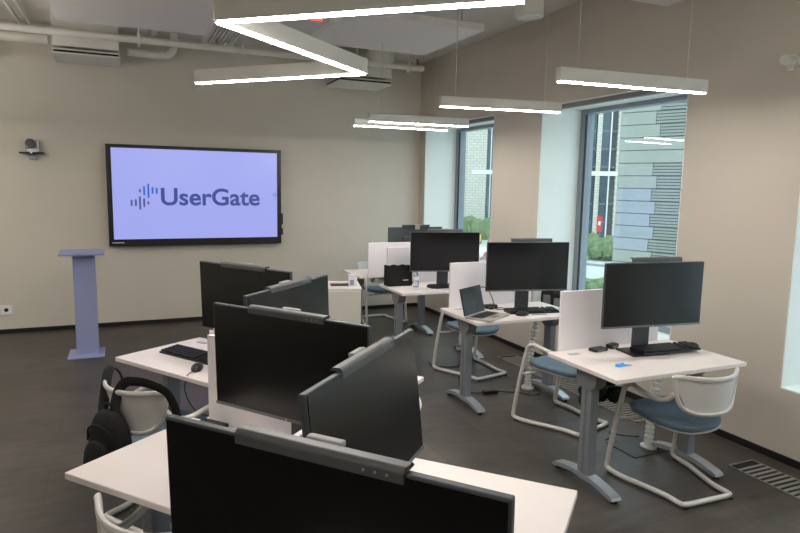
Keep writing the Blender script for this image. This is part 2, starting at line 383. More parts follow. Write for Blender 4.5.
for k in range(7): t.box((.9+k*.042, 6.9, 3.3), (.012, 1.3, .03))
t.box((.88, 6.9, 3.3), (.015, 1.3, .06)).box((1.18, 6.9, 3.3), (.015, 1.3, .06))
tag(t.build('cable_tray', M_duct), 'slatted white cable tray under the ceiling beside the large suspended panel', 'cable tray')
for i, x in enumerate((.27, .37)):
    tag(MB().tube([(x, 6.6, 3.35), (x, 7.6, 3.35)], .04, 12, smooth=False).build('conduit', M_duct, None, True), 'short white conduit stub %s' % ('beside the boxed air duct' if i == 0 else 'nearer the cable tray'), 'pipe')
tag(MB().tube([(.1, 7.6, 3.12), (.45, 7.6, 3.12), (.55, 7.6, 3.16), (.58, 7.6, 3.26), (.58, 7.6, 3.44)], .04, 12).build('bent_pipe', M_duct, None, True), 'white pipe with an elbow under the sprinkler pipe, right of the boxed duct', 'pipe')
t = MB()
for x in (-1.3, -1.2, -.95, -.86): t.tube([(x, 5.6, 3.38), (x+.02, 7.9, 3.38)], .018, 8, smooth=False)
tag(t.build('ceiling_conduits', M_duct, None, True), 'thin conduits running along the ceiling at top left', 'pipe', kind='stuff')
tag(MB().tube([(-1.25, 7.75, 3.2), (-.66, 7.75, 3.2)], .05, 14, smooth=False).build('insulated_pipe', M_duct, None, True), 'short thick white pipe to the left of the boxed air duct', 'pipe')
tag(MB().box((-1.22, 7.85, 3.06), (.14, .14, .16), bevel=.01).build('junction_box', M_duct), 'small white junction box under the pipe at the far left', 'box')
tag(MB().box((-1.42, 6.5, 3.18), (.3, .9, .3), bevel=.01).build('duct_box', M_duct), 'white duct box cut by the left edge of the view', 'air duct')
M_led = mat('red_led', (230, 70, 60), .5, emit=(255, 60, 40), es=2)
t = empty('smoke_detector', (1.85, 6.45, ZC)); tag(t, 'small ceiling detector with a red light behind the zigzag lamp', 'detector')
MB().box((0, 0, -.02), (.16, .08, .03), bevel=.008).build('body', M_duct, t)
MB().box((0, -.03, -.04), (.15, .02, .012)).build('red_light', M_led, t)

# ---------------- lamps ----------------
LW, LH = .054, .076
def beam(q, a_, b_, w_, z0, z1, ext=0.):
    a_, b_ = Vector(a_), Vector(b_); d = (b_-a_); L_ = d.length+2*ext; ang = math.atan2(d.y, d.x); c_ = (a_+b_)/2
    q.box((c_.x, c_.y, (z0+z1)/2), (L_, w_, z1-z0), Matrix.Rotation(ang, 3, 'Z'))
def linear(a_, b_, label, z=2.35, up=False):
    c_ = ((a_[0]+b_[0])/2, (a_[1]+b_[1])/2); ang = math.atan2(b_[1]-a_[1], b_[0]-a_[0]); L_ = math.dist(a_, b_)
    t = empty('linear_pendant_lamp', (c_[0], c_[1], z), ang); tag(t, label, 'ceiling lamp', 'straight linear pendant lamps')
    MB().box((0, 0, LH/2+.006), (L_, LW, LH), bevel=.002, seg=1).build('housing', M_lamp, t)
    MB().box((0, 0, .003), (L_-.01, LW-.026, .006)).build('diffuser', M_diff, t)
    if up: MB().box((0, 0, LH+.0085), (L_-.04, LW-.02, .005)).build('fill_upper_diffuser', M_up, t)  # uplight strip, only on the added out-of-view lamps
    for s_ in (-.38, .36):
        MB().cyl((s_*L_, 0, (ZC-z+LH)/2), .0022, ZC-z-LH, 6).cyl((s_*L_, 0, LH+.012), .006, .016, 8).build('hanging_wire', M_wire, t)
    return t
linear((2.297, 3.01), (3.359, 2.925), 'straight pendant lamp above the nearest right-hand desk')
linear((2.253, 4.386), (3.251, 4.214), 'straight pendant lamp above the desk with the open laptop')
linear((2.205, 5.786), (3.246, 5.686), 'straight pendant lamp over the desk with the water bottle')
linear((2.223, 6.268), (3.292, 6.226), 'farthest straight pendant lamp, nearest the display wall')
ZZ = [(1.225, 1.806), (.36, 2.565), (1.24, 3.35), (.447, 4.175)]
# unseen pendant lamps added beside and behind the camera as fill light
linear((-3.5, 6.9), (-2.5, 6.6), 'added pendant fill lamp out of view nearest the left end of the display wall', up=True)
linear((-2.35, 6.42), (-1.2, 6.3), 'added pendant fill lamp out of view left of the lectern', up=True)
linear((-1.9, 5.6), (-1.3, 4.7), 'added pendant fill lamp out of view on the left side of the room', up=True)
linear((-2.6, 3.6), (-1.5, 3.2), 'added pendant fill lamp out of view left of the left-hand desks', up=True)
linear((-1.5, .6), (-.9, -.4), 'added pendant fill lamp out of view left of the camera', up=True)
linear((1.0, -.6), (2.1, -.9), 'added pendant fill lamp out of view behind the camera', up=True)
linear((2.3, 1.1), (3.36, 1.0), 'added pendant fill lamp out of view to the right of the camera', up=True)
zt = empty('zigzag_pendant_lamp', (.85, 2.95, 2.35)); tag(zt, 'large zigzag pendant lamp glowing above the left-hand desks', 'ceiling lamp')
q = MB(); d_ = MB()
for i in range(3):
    a_ = (ZZ[i][0]-.85, ZZ[i][1]-2.95, 0); b_ = (ZZ[i+1][0]-.85, ZZ[i+1][1]-2.95, 0)
    beam(q, a_, b_, LW, .006, LH+.006); beam(d_, a_, b_, LW-.028, 0, .006)
q.build('housing', M_lamp, zt); d_.build('diffuser', M_diff, zt)
for (x, y) in ((.62, 2.33), (1.0, 3.13), (.63, 3.99), (1.1, 1.9)): MB().cyl((x-.85, y-2.95, (ZC-2.35+LH)/2), .0022, ZC-2.35-LH, 6).build('hanging_wire', M_wire, zt)
def can(x, y, label, rad=.115, z=3.1, power=SPOT_W, tgt=None):
    t = empty('cylinder_downlight', (x, y, z)); tag(t, label, 'ceiling spotlight', 'cylindrical ceiling spotlights')
    MB().cyl((0, 0, (ZC-z)/2), rad, ZC-z, 32).build('housing', M_duct, t, True)
    MB().cyl((0, 0, -.003), rad*.8, .006, 32).build('lens', M_back, t, True)
can(3.02, 4.37, 'white cylindrical ceiling light right at the tip of the zigzag lamp, top edge')
t = empty('wall_sensor', (XR, 2.72, 2.56)); tag(t, 'small white cylindrical wall fitting high on the window wall at the right edge', 'wall fitting')
MB().cyl((-.012, 0, 0), .045, .024, 24, 'x').build('wall_plate', M_back, t, True)
MB().tube([(-.02, 0, 0), (-.14, -.03, -.005)], .03, 16, smooth=False).build('barrel', M_lamp, t, True)
MB().cyl((-.03, 0, -.035), .02, .05, 12).build('bracket', M_lamp, t, True)

# ---------------- wall display ----------------
TX0, TX1, TZ0, TZ1 = -.165, 1.872, .972, 2.163; TW, TH = TX1-TX0, TZ1-TZ0
tv = empty('wall_display', ((TX0+TX1)/2, YB-.002, TZ0)); tag(tv, 'large wall-mounted flat display glowing pale blue with a company logo', 'display')
MB().box((0, -.02, TH/2), (.9, .04, .6)).build('wall_mount', M_bracket, tv)
MB().box((0, -.07, TH/2), (TW, .06, TH), bevel=.006, seg=2).build('bezel', M_blk, tv)
MB().box((0, -.1005, TH/2+.022), (TW-.11, .003, TH-.125)).build('screen', mat('display_glow', (10, 10, 14), .3, emit=(163, 170, 240), es=.56, var=0), tv)
MB().box((TW/2+.012, -.07, .25), (.022, .05, .28), bevel=.004).build('side_module', M_blk, tv)
MB().box((TW/2+.012, -.1, .22), (.014, .012, .05), bevel=.002).build('side_button', M_lamp, tv)
MB().box((-TW/2+.1, -.101, .045), (.13, .002, .012)).build('maker_mark', M_lamp, tv)
M_navy = mat('logo_navy', (20, 22, 40), .5, emit=(62, 76, 150), es=.55, var=0)
M_navy2 = mat('logo_slate', (20, 22, 40), .5, emit=(78, 82, 138), es=.55, var=0)
M_lblue = mat('logo_blue', (20, 40, 60), .5, emit=(40, 100, 206), es=.55, var=0)
FY = -.1035
def text(body, size, loc, material, parent, name, off=0., ext=.0006, sx=1.):
    cu = bpy.data.curves.new(name, 'FONT'); cu.body = body; cu.size = size; cu.extrude = ext; cu.offset = off
    to = bpy.data.objects.new(name, cu); COL.objects.link(to)
    bpy.context.view_layer.update()
    me = bpy.data.meshes.new_from_object(to); COL.objects.unlink(to); bpy.data.objects.remove(to)
    me.transform(Matrix.Rotation(PI/2, 4, 'X') @ Matrix.Diagonal((sx, 1, 1, 1))); me.materials.clear(); me.materials.append(material)
    o = bpy.data.objects.new(name, me); COL.objects.link(o); o.parent = parent; o.location = loc; return o
txt = text('UserGate', .285, (0, 0, 0), M_navy, tv, 'logo_text', off=.006)
vs = txt.data.vertices; x0 = min(v.co.x for v in vs); x1 = max(v.co.x for v in vs); z0 = min(v.co.z for v in vs); z1 = max(v.co.z for v in vs)
for v in vs: v.co = Vector((-.435+(v.co.x-x0)/(x1-x0)*1.175, FY+v.co.y, .484+(v.co.z-z0)/(z1-z0)*.213))
def pill(q, x, z0, z1, w_=.021):
    n = 8; P_ = []
    for k in range(n+1): t_ = PI*k/n; P_.append((x+w_/2*math.cos(t_), z1-w_/2+w_/2*math.sin(t_)))
    for k in range(n+1): t_ = PI+PI*k/n; P_.append((x+w_/2*math.cos(t_), z0+w_/2+w_/2*math.sin(t_)))
    q.prism(P_, 'y', FY-.001, FY+.001)
g1, g2 = MB(), MB()
for k, (z0, z1) in enumerate(((.476, .55), (.476, .557), (.433, .595), (.464, .57), (.496, .533))): pill(g2, -.76+.0457*k, z0, z1)
for k, (z0, z1) in enumerate(((.636, .678), (.604, .71), (.574, .744), (.623, .702), (.621, .695))): pill(g1, -.6655+.0462*k, z0, z1)
g1.build('logo_bars_blue', M_lblue, tv); g2.build('logo_bars_slate', M_navy2, tv)
MB().tube([(TW/2-.085+.02*math.cos(k*PI/6), FY, TH*.5+.03+.02*math.sin(k*PI/6)) for k in range(12)], .003, 6, smooth=False, closed=True).build('menu_ring', M_navy2, tv)

# wall camera
wc = empty('conference_camera', (-.9, YB, 2.03)); tag(wc, 'black and silver conference camera on a bracket left of the wall display', 'camera')
MB().box((0, -.08, 0), (.24, .16, .016), bevel=.007).build('bracket_shelf', M_blk, wc)
MB().box((0, -.01, -.03), (.07, .02, .09)).build('wall_bracket', M_monlt, wc)
MB().cyl((0, -.09, .025), .07, .034, 28).build('base', M_foot, wc, True)
MB().box((.062, -.09, .09), (.016, .06, .12), bevel=.006).box((-.062, -.09, .07), (.014, .05, .08), bevel=.006).build('yoke', M_foot, wc)
MB().ell((-.004, -.095, .1), (.052, .056, .052)).build('head', M_foot, wc, True)
MB().cyl((-.006, -.148, .105), .048, .034, 24, 'y').build('lens', M_blk, wc, True)
MB().cyl((0, -.155, 0), .01, .01, 12, 'y').build('sensor', M_foot, wc, True)

so = empty('wall_socket', (-1.25, YB, .27)); tag(so, 'white power socket low on the wall left of the lectern', 'socket')
MB().box((0, -.006, 0), (.12, .012, .11), bevel=.003).build('cover_plate', M_white, so)
MB().cyl((0, -.0125, 0), .022, .004, 20, 'y').build('outlet', M_dark, so)

# lectern
lc = empty('lectern', (-.385, 6.9, 0)); tag(lc, 'slim blue-grey lectern standing in front of the display wall', 'lectern')
MB().box((0, .0, .008), (.33, .37, .016), bevel=.003, seg=1).build('base_plate', M_lect, lc)
MB().box((0.01, .02, .515), (.2, .14, 1.0), bevel=.003, seg=1).build('column', M_lect, lc)
MB().box((0, -.02, 1.035), (.4, .32, .02), Matrix.Rotation(math.radians(2.5), 3, 'X'), bevel=.003, seg=1).build('top_plate', M_lect, lc)

# ---------------- desks ----------------
def make_desk():
    """local: x 0..1 left-right seen by the user, y 0 front edge .. .61 back edge"""
    t = empty('office_desk'); W_, D_ = 1.0, .6
    MB().box((W_/2, D_/2, .7275), (W_, D_, .025), bevel=.0025, seg=1).build('desktop', M_top, t)
    MB().box((W_/2, D_+.0115, .92), (.82, .02, .39), bevel=.002, seg=1).build('privacy_panel', M_panel, t)
    pc = MB()
    for x in (.2, .8): pc.box((x, D_+.003, .70), (.05, .03, .06), bevel=.003)
    pc.build('panel_clamp', M_foot, t)
    MB().box((.13, D_-.09, .7415), (.07, .03, .003)).build('cable_port', M_foot, t)
    tr = MB().box((W_/2, D_-.12, .655), (.62, .1, .006)).box((W_/2, D_-.17, .672), (.62, .004, .04)).box((W_/2, D_-.07, .672), (.62, .004, .04))
    tr.build('cable_tray', M_back, t)
    MB().box((W_/2, .3, .695), (.84, .05, .035)).build('crossbeam', M_legc, t)
    for sx in (.095, W_-.095):
        lg = MB().box((sx, .305, .36), (.06, .09, .66), bevel=.008).build('leg', M_legc, t)
        MB().box((sx-.0305 if sx < .5 else sx+.0305, .305, .36), (.003, .02, .6)).build('groove', M_bracket, lg)
        n = 14; arc = [(.305+.085*math.cos(PI+PI*k/n), .655+.07*math.sin(PI+PI*k/n)) for k in range(n+1)]
        MB().prism([(.22, .7145)]+arc+[(.39, .7145)], 'x', sx-.038, sx+.038).build('bracket', M_bracket, lg)
        up_ = [(-.27, .02), (-.262, .034), (-.24, .044), (-.16, .062), (-.07, .074), (.07, .074), (.16, .062), (.24, .044), (.262, .034), (.27, .02)]
        lo_ = [(.255, .014), (.2, .026), (.1, .045), (-.1, .045), (-.2, .026), (-.255, .014)]
        ft = MB().prism([(.31+u, v) for u, v in up_+lo_], 'x', sx-.034, sx+.034).build('foot', M_foot, lg)
        for fy in (.065, .555): MB().cyl((sx, fy, .009), .022, .018, 16).build('glide', M_blk, ft, True)
    return t
desk0 = make_desk()
def put(t, x, y, z=0, deg=0, label=None, cat=None, group=None):
    t.location = (x, y, z); t.rotation_euler.z = math.radians(deg)
    if label: tag(t, label, cat, group)
    return t
used = {}
def inst(key, proto, *args, **kw):
    t = proto if key not in used else copy_tree(proto); used[key] = 1
    return put(t, *args, **kw)
G_D = 'white office desks with privacy panels'
DESKS = {  # name: FL x,y,deg
 'A': (2.372, 2.48, 0), 'B': (2.385, 3.95, 0), 'C': (2.375, 5.29, 0), 'D': (3.36, 7.02, 180),
 'L3': (-.22, 2.35, -50.5), 'L4': (.637, .898, 42.9), 'L2': (.68, 2.245, 41.0), 'L1': (-.074, 3.861, -57.0), 'L5': (-.28, .955, -49.8)}
DL = {'A': 'white desk nearest the window wall with a blue scrap of paper on it', 'B': 'white desk carrying the open laptop', 'C': 'white desk carrying the black bag and water bottle',
 'D': 'farthest white desk, facing the other desks near the display wall', 'L3': 'white left-hand desk whose bare corner juts out above the tucked white chair',
 'L4': 'white desk at the bottom centre with its empty corner pointing to the window wall', 'L2': 'white desk mostly hidden behind the two middle left monitors', 'L1': 'white left-hand desk with a keyboard, beyond the chair with the backpack',
 'L5': 'white desk under the nearest monitor at the bottom edge, mostly hidden'}
def W(dk, x, y):
    X, Y, d = DESKS[dk]; t_ = math.radians(d); return (X+x*math.cos(t_)-y*math.sin(t_), Y+x*math.sin(t_)+y*math.cos(t_))
for k_, (x, y, d) in DESKS.items(): inst('desk', desk0, x, y, 0, d, DL[k_], 'desk', G_D)
ZT = .7405

# ---------------- monitors ----------------
MW, MH = .70, .395
def make_monitor(drop=0.0, name='monitor'):
    """local origin: at the foot of the stand on the desk; screen faces -y"""
    t = empty(name); top = 1.297-ZT+drop; zb = top-MH; cz = top-MH/2; fy = -.09
    MB().box((0, fy+.014, cz), (MW, .018, MH), bevel=.003, seg=2).build('casing', M_mon, t)
    MB().box((0, fy+.035, cz-.02), (.34, .03, .22), bevel=.01).build('rear_housing', M_mon, t)
    MB().box((0, fy+.004, cz+.003), (MW-.012, .003, MH-.018)).build('screen', M_scr, t)
    fr = MB().box((0, fy+.004, zb+.006), (MW-.002, .006, .011)).build('chin', M_monlt, t)
    MB().cyl((0, fy-.0005, zb+.006), .0045, .003, 12, 'y').build('maker_mark', M_foot, t)
    hz = cz-.03
    MB().box((0, .02, (hz+.06)/2+.008), (.115, .022, hz+.05), bevel=.004).box((0, -.02, cz-.02), (.09, .08, .08), bevel=.004).build('neck', M_mon, t)
    MB().box((0, -.01, .006), (.26, .18, .012), bevel=.005).build('stand_base', M_blk, t)
    return t
mon0 = make_monitor()
GM = 'desktop monitors with grey bars on top'
# (left px corner xy, right corner xy) world on the ground plane, top height
MON = {'A': ((2.585, 2.842), (3.275, 2.75), 1.316), 'B': ((2.62, 4.215), (3.30, 4.07), 1.316), 'C': ((2.60, 5.56), (3.225, 5.39), 1.297),
 'L5': ((.060, 1.257), (.504, .730), 1.291), 'L4': ((.358, 1.284), (.834, 1.766), 1.297), 'L3': ((.299, 2.40), (.70, 1.85), 1.297),
 'L2': ((.457, 2.56), (.945, 3.04), 1.29), 'L1': ((.397, 3.71), (.76, 3.16), 1.297)}
MLB = {'A': 'black monitor on the nearest desk by the window wall', 'B': 'black monitor beside the open laptop', 'C': 'black monitor on the desk with the water bottle',
 'L5': 'very large-looking black monitor in the foreground at the bottom edge', 'L4': 'dark monitor turned to the right, standing just behind the foreground one',
 'L3': 'black monitor in the middle of the left group, in front of a white panel', 'L2': 'dark greenish monitor turned to the right, farther back beside the white cabinet', 'L1': 'black monitor farthest back in the left group, below the wall display'}
MINFO = {}
TILTS = {'L4': -6, 'L2': -2, 'L1': 1.5, 'L3': 1.5, 'L5': 1.5}
def place_mon(key, cx, cy, ang, dz, label):
    nx, ny = math.sin(ang), -math.cos(ang)      # screen normal
    TILT = math.radians(TILTS.get(key, 0)); o_ = -math.sin(TILT)*MH/2
    sx, sy = cx - nx*(.09-o_), cy - ny*(.09-o_)
    t = mon0 if 'mon' not in used else copy_tree(mon0); used['mon'] = 1
    put(t, sx, sy, ZT, math.degrees(ang), label, 'monitor', GM); MINFO[key] = (cx, cy, ang)
    pv = Vector((0, -.09, 1.297-ZT-MH/2)); RM = Matrix.Rotation(TILT, 3, 'X')
    for ch in [o for o in COL.objects if o.parent == t]:
        if ch.name.split('.')[0] in ('casing', 'rear_housing', 'screen', 'chin', 'maker_mark'):
            ch.rotation_euler.x = TILT; ch.location = pv-RM @ pv+Vector((0, 0, dz))
    return t
BARPROTO = []
def make_bar():
    t = empty('monitor_bar'); w_ = .345
    n = 8
    def prof(e): return [(-.006-e, -.018)]+[(.006+(.012+e)*math.cos(PI-PI/2*k/n), -.003+(.012+e)*math.sin(PI-PI/2*k/n)) for k in range(n+1)]+[(.022, .009+e), (.028+e, .004), (.028, .0015), (.0098, .0015), (.0098, -.018)]
    MB().prism(prof(0), 'x', -w_/2, w_/2).build('body', M_bar, t)
    MB().prism(prof(.0008), 'x', w_/2, w_/2+.003).build('end_cap', M_blk, t)
    MB().box((0, .034, .006), (.075, .02, .012), bevel=.004).box((0, .04, -.02), (.06, .008, .05), bevel=.002).build('clip', M_clip, t)
    d_ = MB()
    for k in range(3): d_.cyl((w_/2-.03-k*.022, -.0065, -.008), .0025, .002, 8, 'y')
    d_.build('buttons', M_clip, t)
    return t
bar0 = make_bar(); GBAR = 'grey bars clipped on the monitors'
BLB = {'A': 'grey bar clipped on top of the monitor nearest the window wall', 'B': 'grey bar on top of the monitor beside the laptop', 'C': 'grey bar on top of the monitor with the water bottle at its left',
 'L5': 'long grey bar on top of the foreground monitor', 'L4': 'grey bar on top of the right-turned monitor behind the foreground one', 'L3': 'grey bar on top of the middle monitor of the left group',
 'L2': 'grey bar on the right-turned monitor beside the white cabinet', 'L1': 'grey bar on the farthest monitor of the left group', 'D': 'dark bar on the monitor seen from behind near the display wall'}
def place_bar(key, off=0.):
    cx, cy, ang = MINFO[key]; nx, ny = math.sin(ang), -math.cos(ang); ux, uy = math.cos(ang), math.sin(ang)
    z = MTOP[key]
    b = .0055
    t = bar0 if 'bar' not in used else copy_tree(bar0); used['bar'] = 1
    back = .018 if key in 'ABCD' else 0.; z += .0185 if back else 0.; cx -= nx*back; cy -= ny*back
    put(t, cx-nx*.008+ux*off, cy-ny*.008+uy*off, z+.0005, math.degrees(ang), BLB[key], 'monitor bar', GBAR); t.rotation_euler.x = math.radians(TILTS.get(key, 0))
MTOP = {}
for k_, (a_, b_, zt_) in MON.items():
    ang = math.atan2(b_[1]-a_[1], b_[0]-a_[0]); MTOP[k_] = zt_
    place_mon(k_, (a_[0]+b_[0])/2, (a_[1]+b_[1])/2, ang, zt_-1.297, MLB[k_])
    place_bar(k_, {'A': .02, 'B': .03, 'L5': 0}.get(k_, 0))
MTOP['D'] = 1.262
place_mon('D', 3.16, 6.72, PI, 1.262-1.297, 'grey back of the farthest monitor, facing the display wall'); place_bar('D')

# ---------------- chairs ----------------
def make_chair():
    """local origin on the floor under the seat centre; user faces +y"""
    t = empty('cantilever_chair')
    fr = MB(); r_ = .0155
    for s_ in (-1, 1): pass
    half = [(.215, -.265, r_+.003), (.2, -.235, r_+.003), (.2, -.16, r_+.003), (.235, -.03, r_+.003), (.275, .1, r_+.003), (.287, .19, r_+.003), (.29, .235, .03), (.289, .236, .075), (.284, .2, .3), (.276, .155, .53), (.273, .135, .585), (.268, .09, .606), (.262, .03, .6), (.25, -.06, .58), (.24, -.12, .58), (.23, -.17, .6), (.217, -.2, .635)]
    half = [(x*(.925 if i < 12 else 1), y, z) for i, (x, y, z) in enumerate(half)]
    L_ = [(-x, y, z) for x, y, z in reversed(half)]
    path = L_[:-2]+[(-.182, -.255, r_+.003), (-.158, -.282, r_+.003), (0, -.285, r_+.003), (.158, -.282, r_+.003), (.182, -.255, r_+.003)]+half[2:]
    fr.tube(path, r_, 10, 5).build('frame', M_tube, t, True)
    pads = MB()
    for (x, y) in ((-.267, .2), (.267, .2), (-.168, -.28), (.168, -.28)): pads.box((x, y, .0045), (.03, .045, .009), bevel=.002)
    pads.build('glides', M_rub, t)
    # seat: rounded superellipse cushion over a thin white shell
    def sup(u, kx, ky, e=2.6):
        c_, s_ = math.cos(u), math.sin(u); return (kx*math.copysign(abs(c_)**(2/e), c_), ky*math.copysign(abs(s_)**(2/e), s_))
    def cushion(lev, name, m_, zf):
        q = MB(); n = 40; rings = []
        for sc, z in lev:
            rings.append([q.bm.verts.new((sup(2*PI*k/n, .232, .232)[0]*sc, sup(2*PI*k/n, .232, .232)[1]*sc-.0, z+zf(sup(2*PI*k/n, .232, .232)[1]*sc, sup(2*PI*k/n, .232, .232)[0]*sc))) for k in range(n)])
        for A_, B_ in zip(rings, rings[1:]):
            for k in range(n): q.bm.faces.new((A_[k], A_[(k+1) % n], B_[(k+1) % n], B_[k]))
        q.bm.faces.new(rings[0][::-1]); q.bm.faces.new(rings[-1]); return q.build(name, m_, t, True, loc=(0, 0, -.045))
    zf = lambda y, x: .012*(y/.23) + .02*(x/.23)**2 - .012*max(0, (y-.12)/.11)**2
    cushion([(.5, .452), (.9, .452), (.975, .458), (1.0, .47), (.995, .482), (.96, .49), (.88, .4935), (.6, .49), (.25, .486)], 'seat', M_seat, zf)
    cushion([(.3, .428), (.8, .434), (.99, .446), (1.0, .452), (.9, .4518), (.3, .4518)], 'seat_shell', M_tube, zf)
    MB().tube([(-.262, .195, .37), (-.21, .13, .378), (0, .1, .38), (.21, .13, .378), (.262, .195, .37)], .009, 8, 5).build('seat_support', M_tube, t, True)
    # backrest: curved ring with a thin infill
    def bp(s_, z):  # s -1..1 across, z height -> point on the curved back
        return Vector((.225*s_, -.295+.10*s_*s_-.02*(z-.53)/.2, z))
    ring = [(-1.0, .735), (-.5, .732), (0, .73), (.5, .732), (1.0, .735), (1.04, .722), (1.01, .69), (.95, .62), (.82, .56), (.6, .532), (.3, .525), (0, .523), (-.3, .525), (-.6, .532), (-.82, .56), (-.95, .62), (-1.01, .69), (-1.04, .722)]
    b_ = MB().tube([bp(*q_) for q_ in ring], .0125, 10, 4, closed=True, sc=(1.15, .8)).build('backrest', M_back, t, True)
    def inf(u, v):
        s_ = -1+2*u; zb = .528+.0*abs(s_)+.12*max(0, abs(s_)-.55)**2*3.0+(.09*max(0, (abs(s_)-.6)/.4)**2); zt = .733
        q_ = bp(s_*.985, zb+(zt-zb)*v); q_.y += .002; return q_
    MB().grid(inf, 21, 7, .004).build('infill', M_mesh, b_, True)
    return t
ch0 = make_chair(); GC = 'white cantilever chairs with blue-grey seats'
def chair(x, y, deg, label): return inst('chair', ch0, x, y, 0, deg, label, 'chair', GC)
chair(2.972, 2.625, -2, 'white cantilever chair with blue seat nearest the window wall, its back fully in view')
chair(2.985, 3.68, 17, 'white cantilever chair between the nearest desk and the laptop desk')
chair(3.0, 5.05, 13, 'white cantilever chair behind the laptop desk')
chair(2.98, 7.35, 180, 'farthest white chair, at the desk facing away from the display wall')
chair(.2, 2.09, -50.5, 'white chair tucked under the left desk corner at the bottom edge')
chair(.19, 3.42, -54, 'white chair with the black backpack hanging on it')
chair(.965, 2.69, 41, 'white chair almost hidden behind the right-turned middle monitor')

# ---------------- backpack ----------------
bk = empty('backpack', (.19+.045, 3.42-.02, .02), math.radians(-54)); tag(bk, 'black backpack hanging by its straps from the back of a white chair', 'backpack')
def bpf(q_):
    e = 2.8; v = Vector([math.copysign(abs(c_)**(2/e), c_) for c_ in q_]); v *= 1/max(1e-6, 1.0)
    v.x *= 1-.16*max(0, v.z)**2; v.y *= (1.08-.25*v.z); return v
MB().ell((-.05, -.375, .44), (.125, .062, .19), seg=28, fn=bpf).build('main_body', M_cloth, bk, True)
MB().ell((-.05, -.445, .38), (.095, .03, .115), seg=20, fn=bpf).build('front_pocket', M_cloth, bk, True)
MB().tube([(-.1, -.375, .60), (-.17, -.31, .68), (-.225, -.25, .755), (-.245, -.205, .765), (-.235, -.17, .71), (-.2, -.19, .6), (-.13, -.262, .5)], .024, 8, 6, sc=(.22, 1)).build('shoulder_strap', M_strap, bk, True)
MB().tube([(-.01, -.375, .60), (-.03, -.345, .69), (.0, -.322, .757), (.07, -.305, .772), (.15, -.285, .765), (.225, -.25, .72), (.262, -.235, .6), (.24, -.28, .46), (.1, -.36, .36)], .024, 8, 6, sc=(.22, 1)).build('shoulder_strap', M_strap, bk, True)
MB().tube([(-.08, -.375, .615), (-.08, -.37, .65), (-.04, -.37, .652), (-.03, -.375, .615)], .008, 8).build('grab_handle', M_strap, bk, True)
MB().tube([(-.16, -.42, .47), (-.13, -.432, .54), (-.05, -.437, .57), (.03, -.432, .54), (.06, -.42, .47)], .005, 6).build('zip', M_strap, bk, True)

# ---------------- desk items ----------------
def make_keyboard(w_=.44, d_=.13):
    t = empty('keyboard')
    MB().prism([(-d_/2, 0), (d_/2, 0), (d_/2, .02), (-d_/2, .01)], 'x', -w_/2, w_/2).build('case', M_blk, t)
    k = MB(); slope = .01/d_
    for r in range(5):
        n = 20
        for c_ in range(n):
            if c_ in (14, 16): continue
            y = -d_/2+.016+r*.0245; k.box((-w_/2+.016+c_*(w_-.032)/(n-1), y, .0165+(y+d_/2)*slope), (.017, .019, .007), Matrix.Rotation(math.atan(slope), 3, 'X'))
    k.build('keys', M_kb, t); return t
kb0 = make_keyboard(); GK = 'black keyboards on the desks'
def kb(x, y, deg, label, z=0): return inst('kb', kb0, x, y, ZT+z, deg, label, 'keyboard', GK)
k = kb(3.085, 2.87, -4, 'black keyboard under the monitor nearest the window wall, propped on its stand'); k.location.z = ZT+.0135; k.location.y = 2.828
# it lies across the stand base
kb(3.03, 4.165, -9, 'black keyboard below the monitor beside the laptop')
kb(2.98, 5.50, 0, 'black keyboard on the desk with the water bottle')
kb(.34, 3.72, -57, 'black keyboard on the farthest left-hand desk')
def make_mouse():
    t = empty('computer_mouse')
    MB().ell((0, 0, .012), (.031, .055, .024), fn=lambda q_: Vector((q_.x, q_.y, max(q_.z, -.5)))).build('shell', M_blk, t, True)
    MB().ell((0, .022, .034), (.005, .01, .004), seg=10).build('wheel', M_bracket, t, True); return t
ms0 = make_mouse(); GMS = 'black computer mice'
def mouse(x, y, deg, label): return inst('ms', ms0, x, y, ZT, deg, label, 'mouse', GMS)
mouse(3.335, 2.86, 70, 'black mouse at the right end of the keyboard on the nearest right desk')
mouse(2.87, 4.07, 80, 'black mouse on the desk just right of the laptop')
mouse(3.335, 4.12, 60, 'black mouse at the right end of the laptop desk, by the white panel')
mouse(.335, 3.44, -20, 'black mouse with its cable on the farthest left-hand desk edge')
mouse(2.66, 6.72, 20, 'black mouse on the farthest desk')
tag(MB().tube([(.325, 3.40, ZT+.012), (.29, 3.36, ZT+.01), (.272, 3.345, .735), (.262, 3.345, .66), (.3, 3.36, .56), (.36, 3.4, .5), (.42, 3.46, .46)], .0028, 6).build('mouse_cable', M_rub, None, True), 'thin black cable hanging over the edge of the farthest left-hand desk', 'cable')
# usb hubs / docks
def hub(x, y, deg, label, d=(.1, .05, .022), extra=None):
    t = empty('docking_hub', (x, y, ZT), math.radians(deg)); tag(t, label, 'hub', 'small black hubs beside the privacy panels')
    MB().box((0, 0, d[2]/2), d, bevel=.004).build('case', M_blk, t)
    MB().box((0, -d[1]/2-.0006, d[2]/2), (d[0]*.6, .0012, d[2]*.4)).build('ports', M_monlt, t)
hub(2.70, 3.0, 5, 'black hub against the panel of the nearest right desk, left of two', (.11, .06, .02))
hub(2.84, 3.03, 20, 'small black hub closest to the monitor stand on the nearest right desk', (.09, .045, .026))
hub(2.79, 4.42, 0, 'black hub behind the laptop, at the foot of the panel', (.11, .06, .03))
hub(2.66, 5.83, 0, 'black hub beside the water bottle', (.14, .03, .02))
x, y = W('L3', .17, .54); hub(x, y, -50.5, 'black hub on the left desk at the foot of the white panel', (.13, .05, .03))
x, y = W('L3', .25, .49)
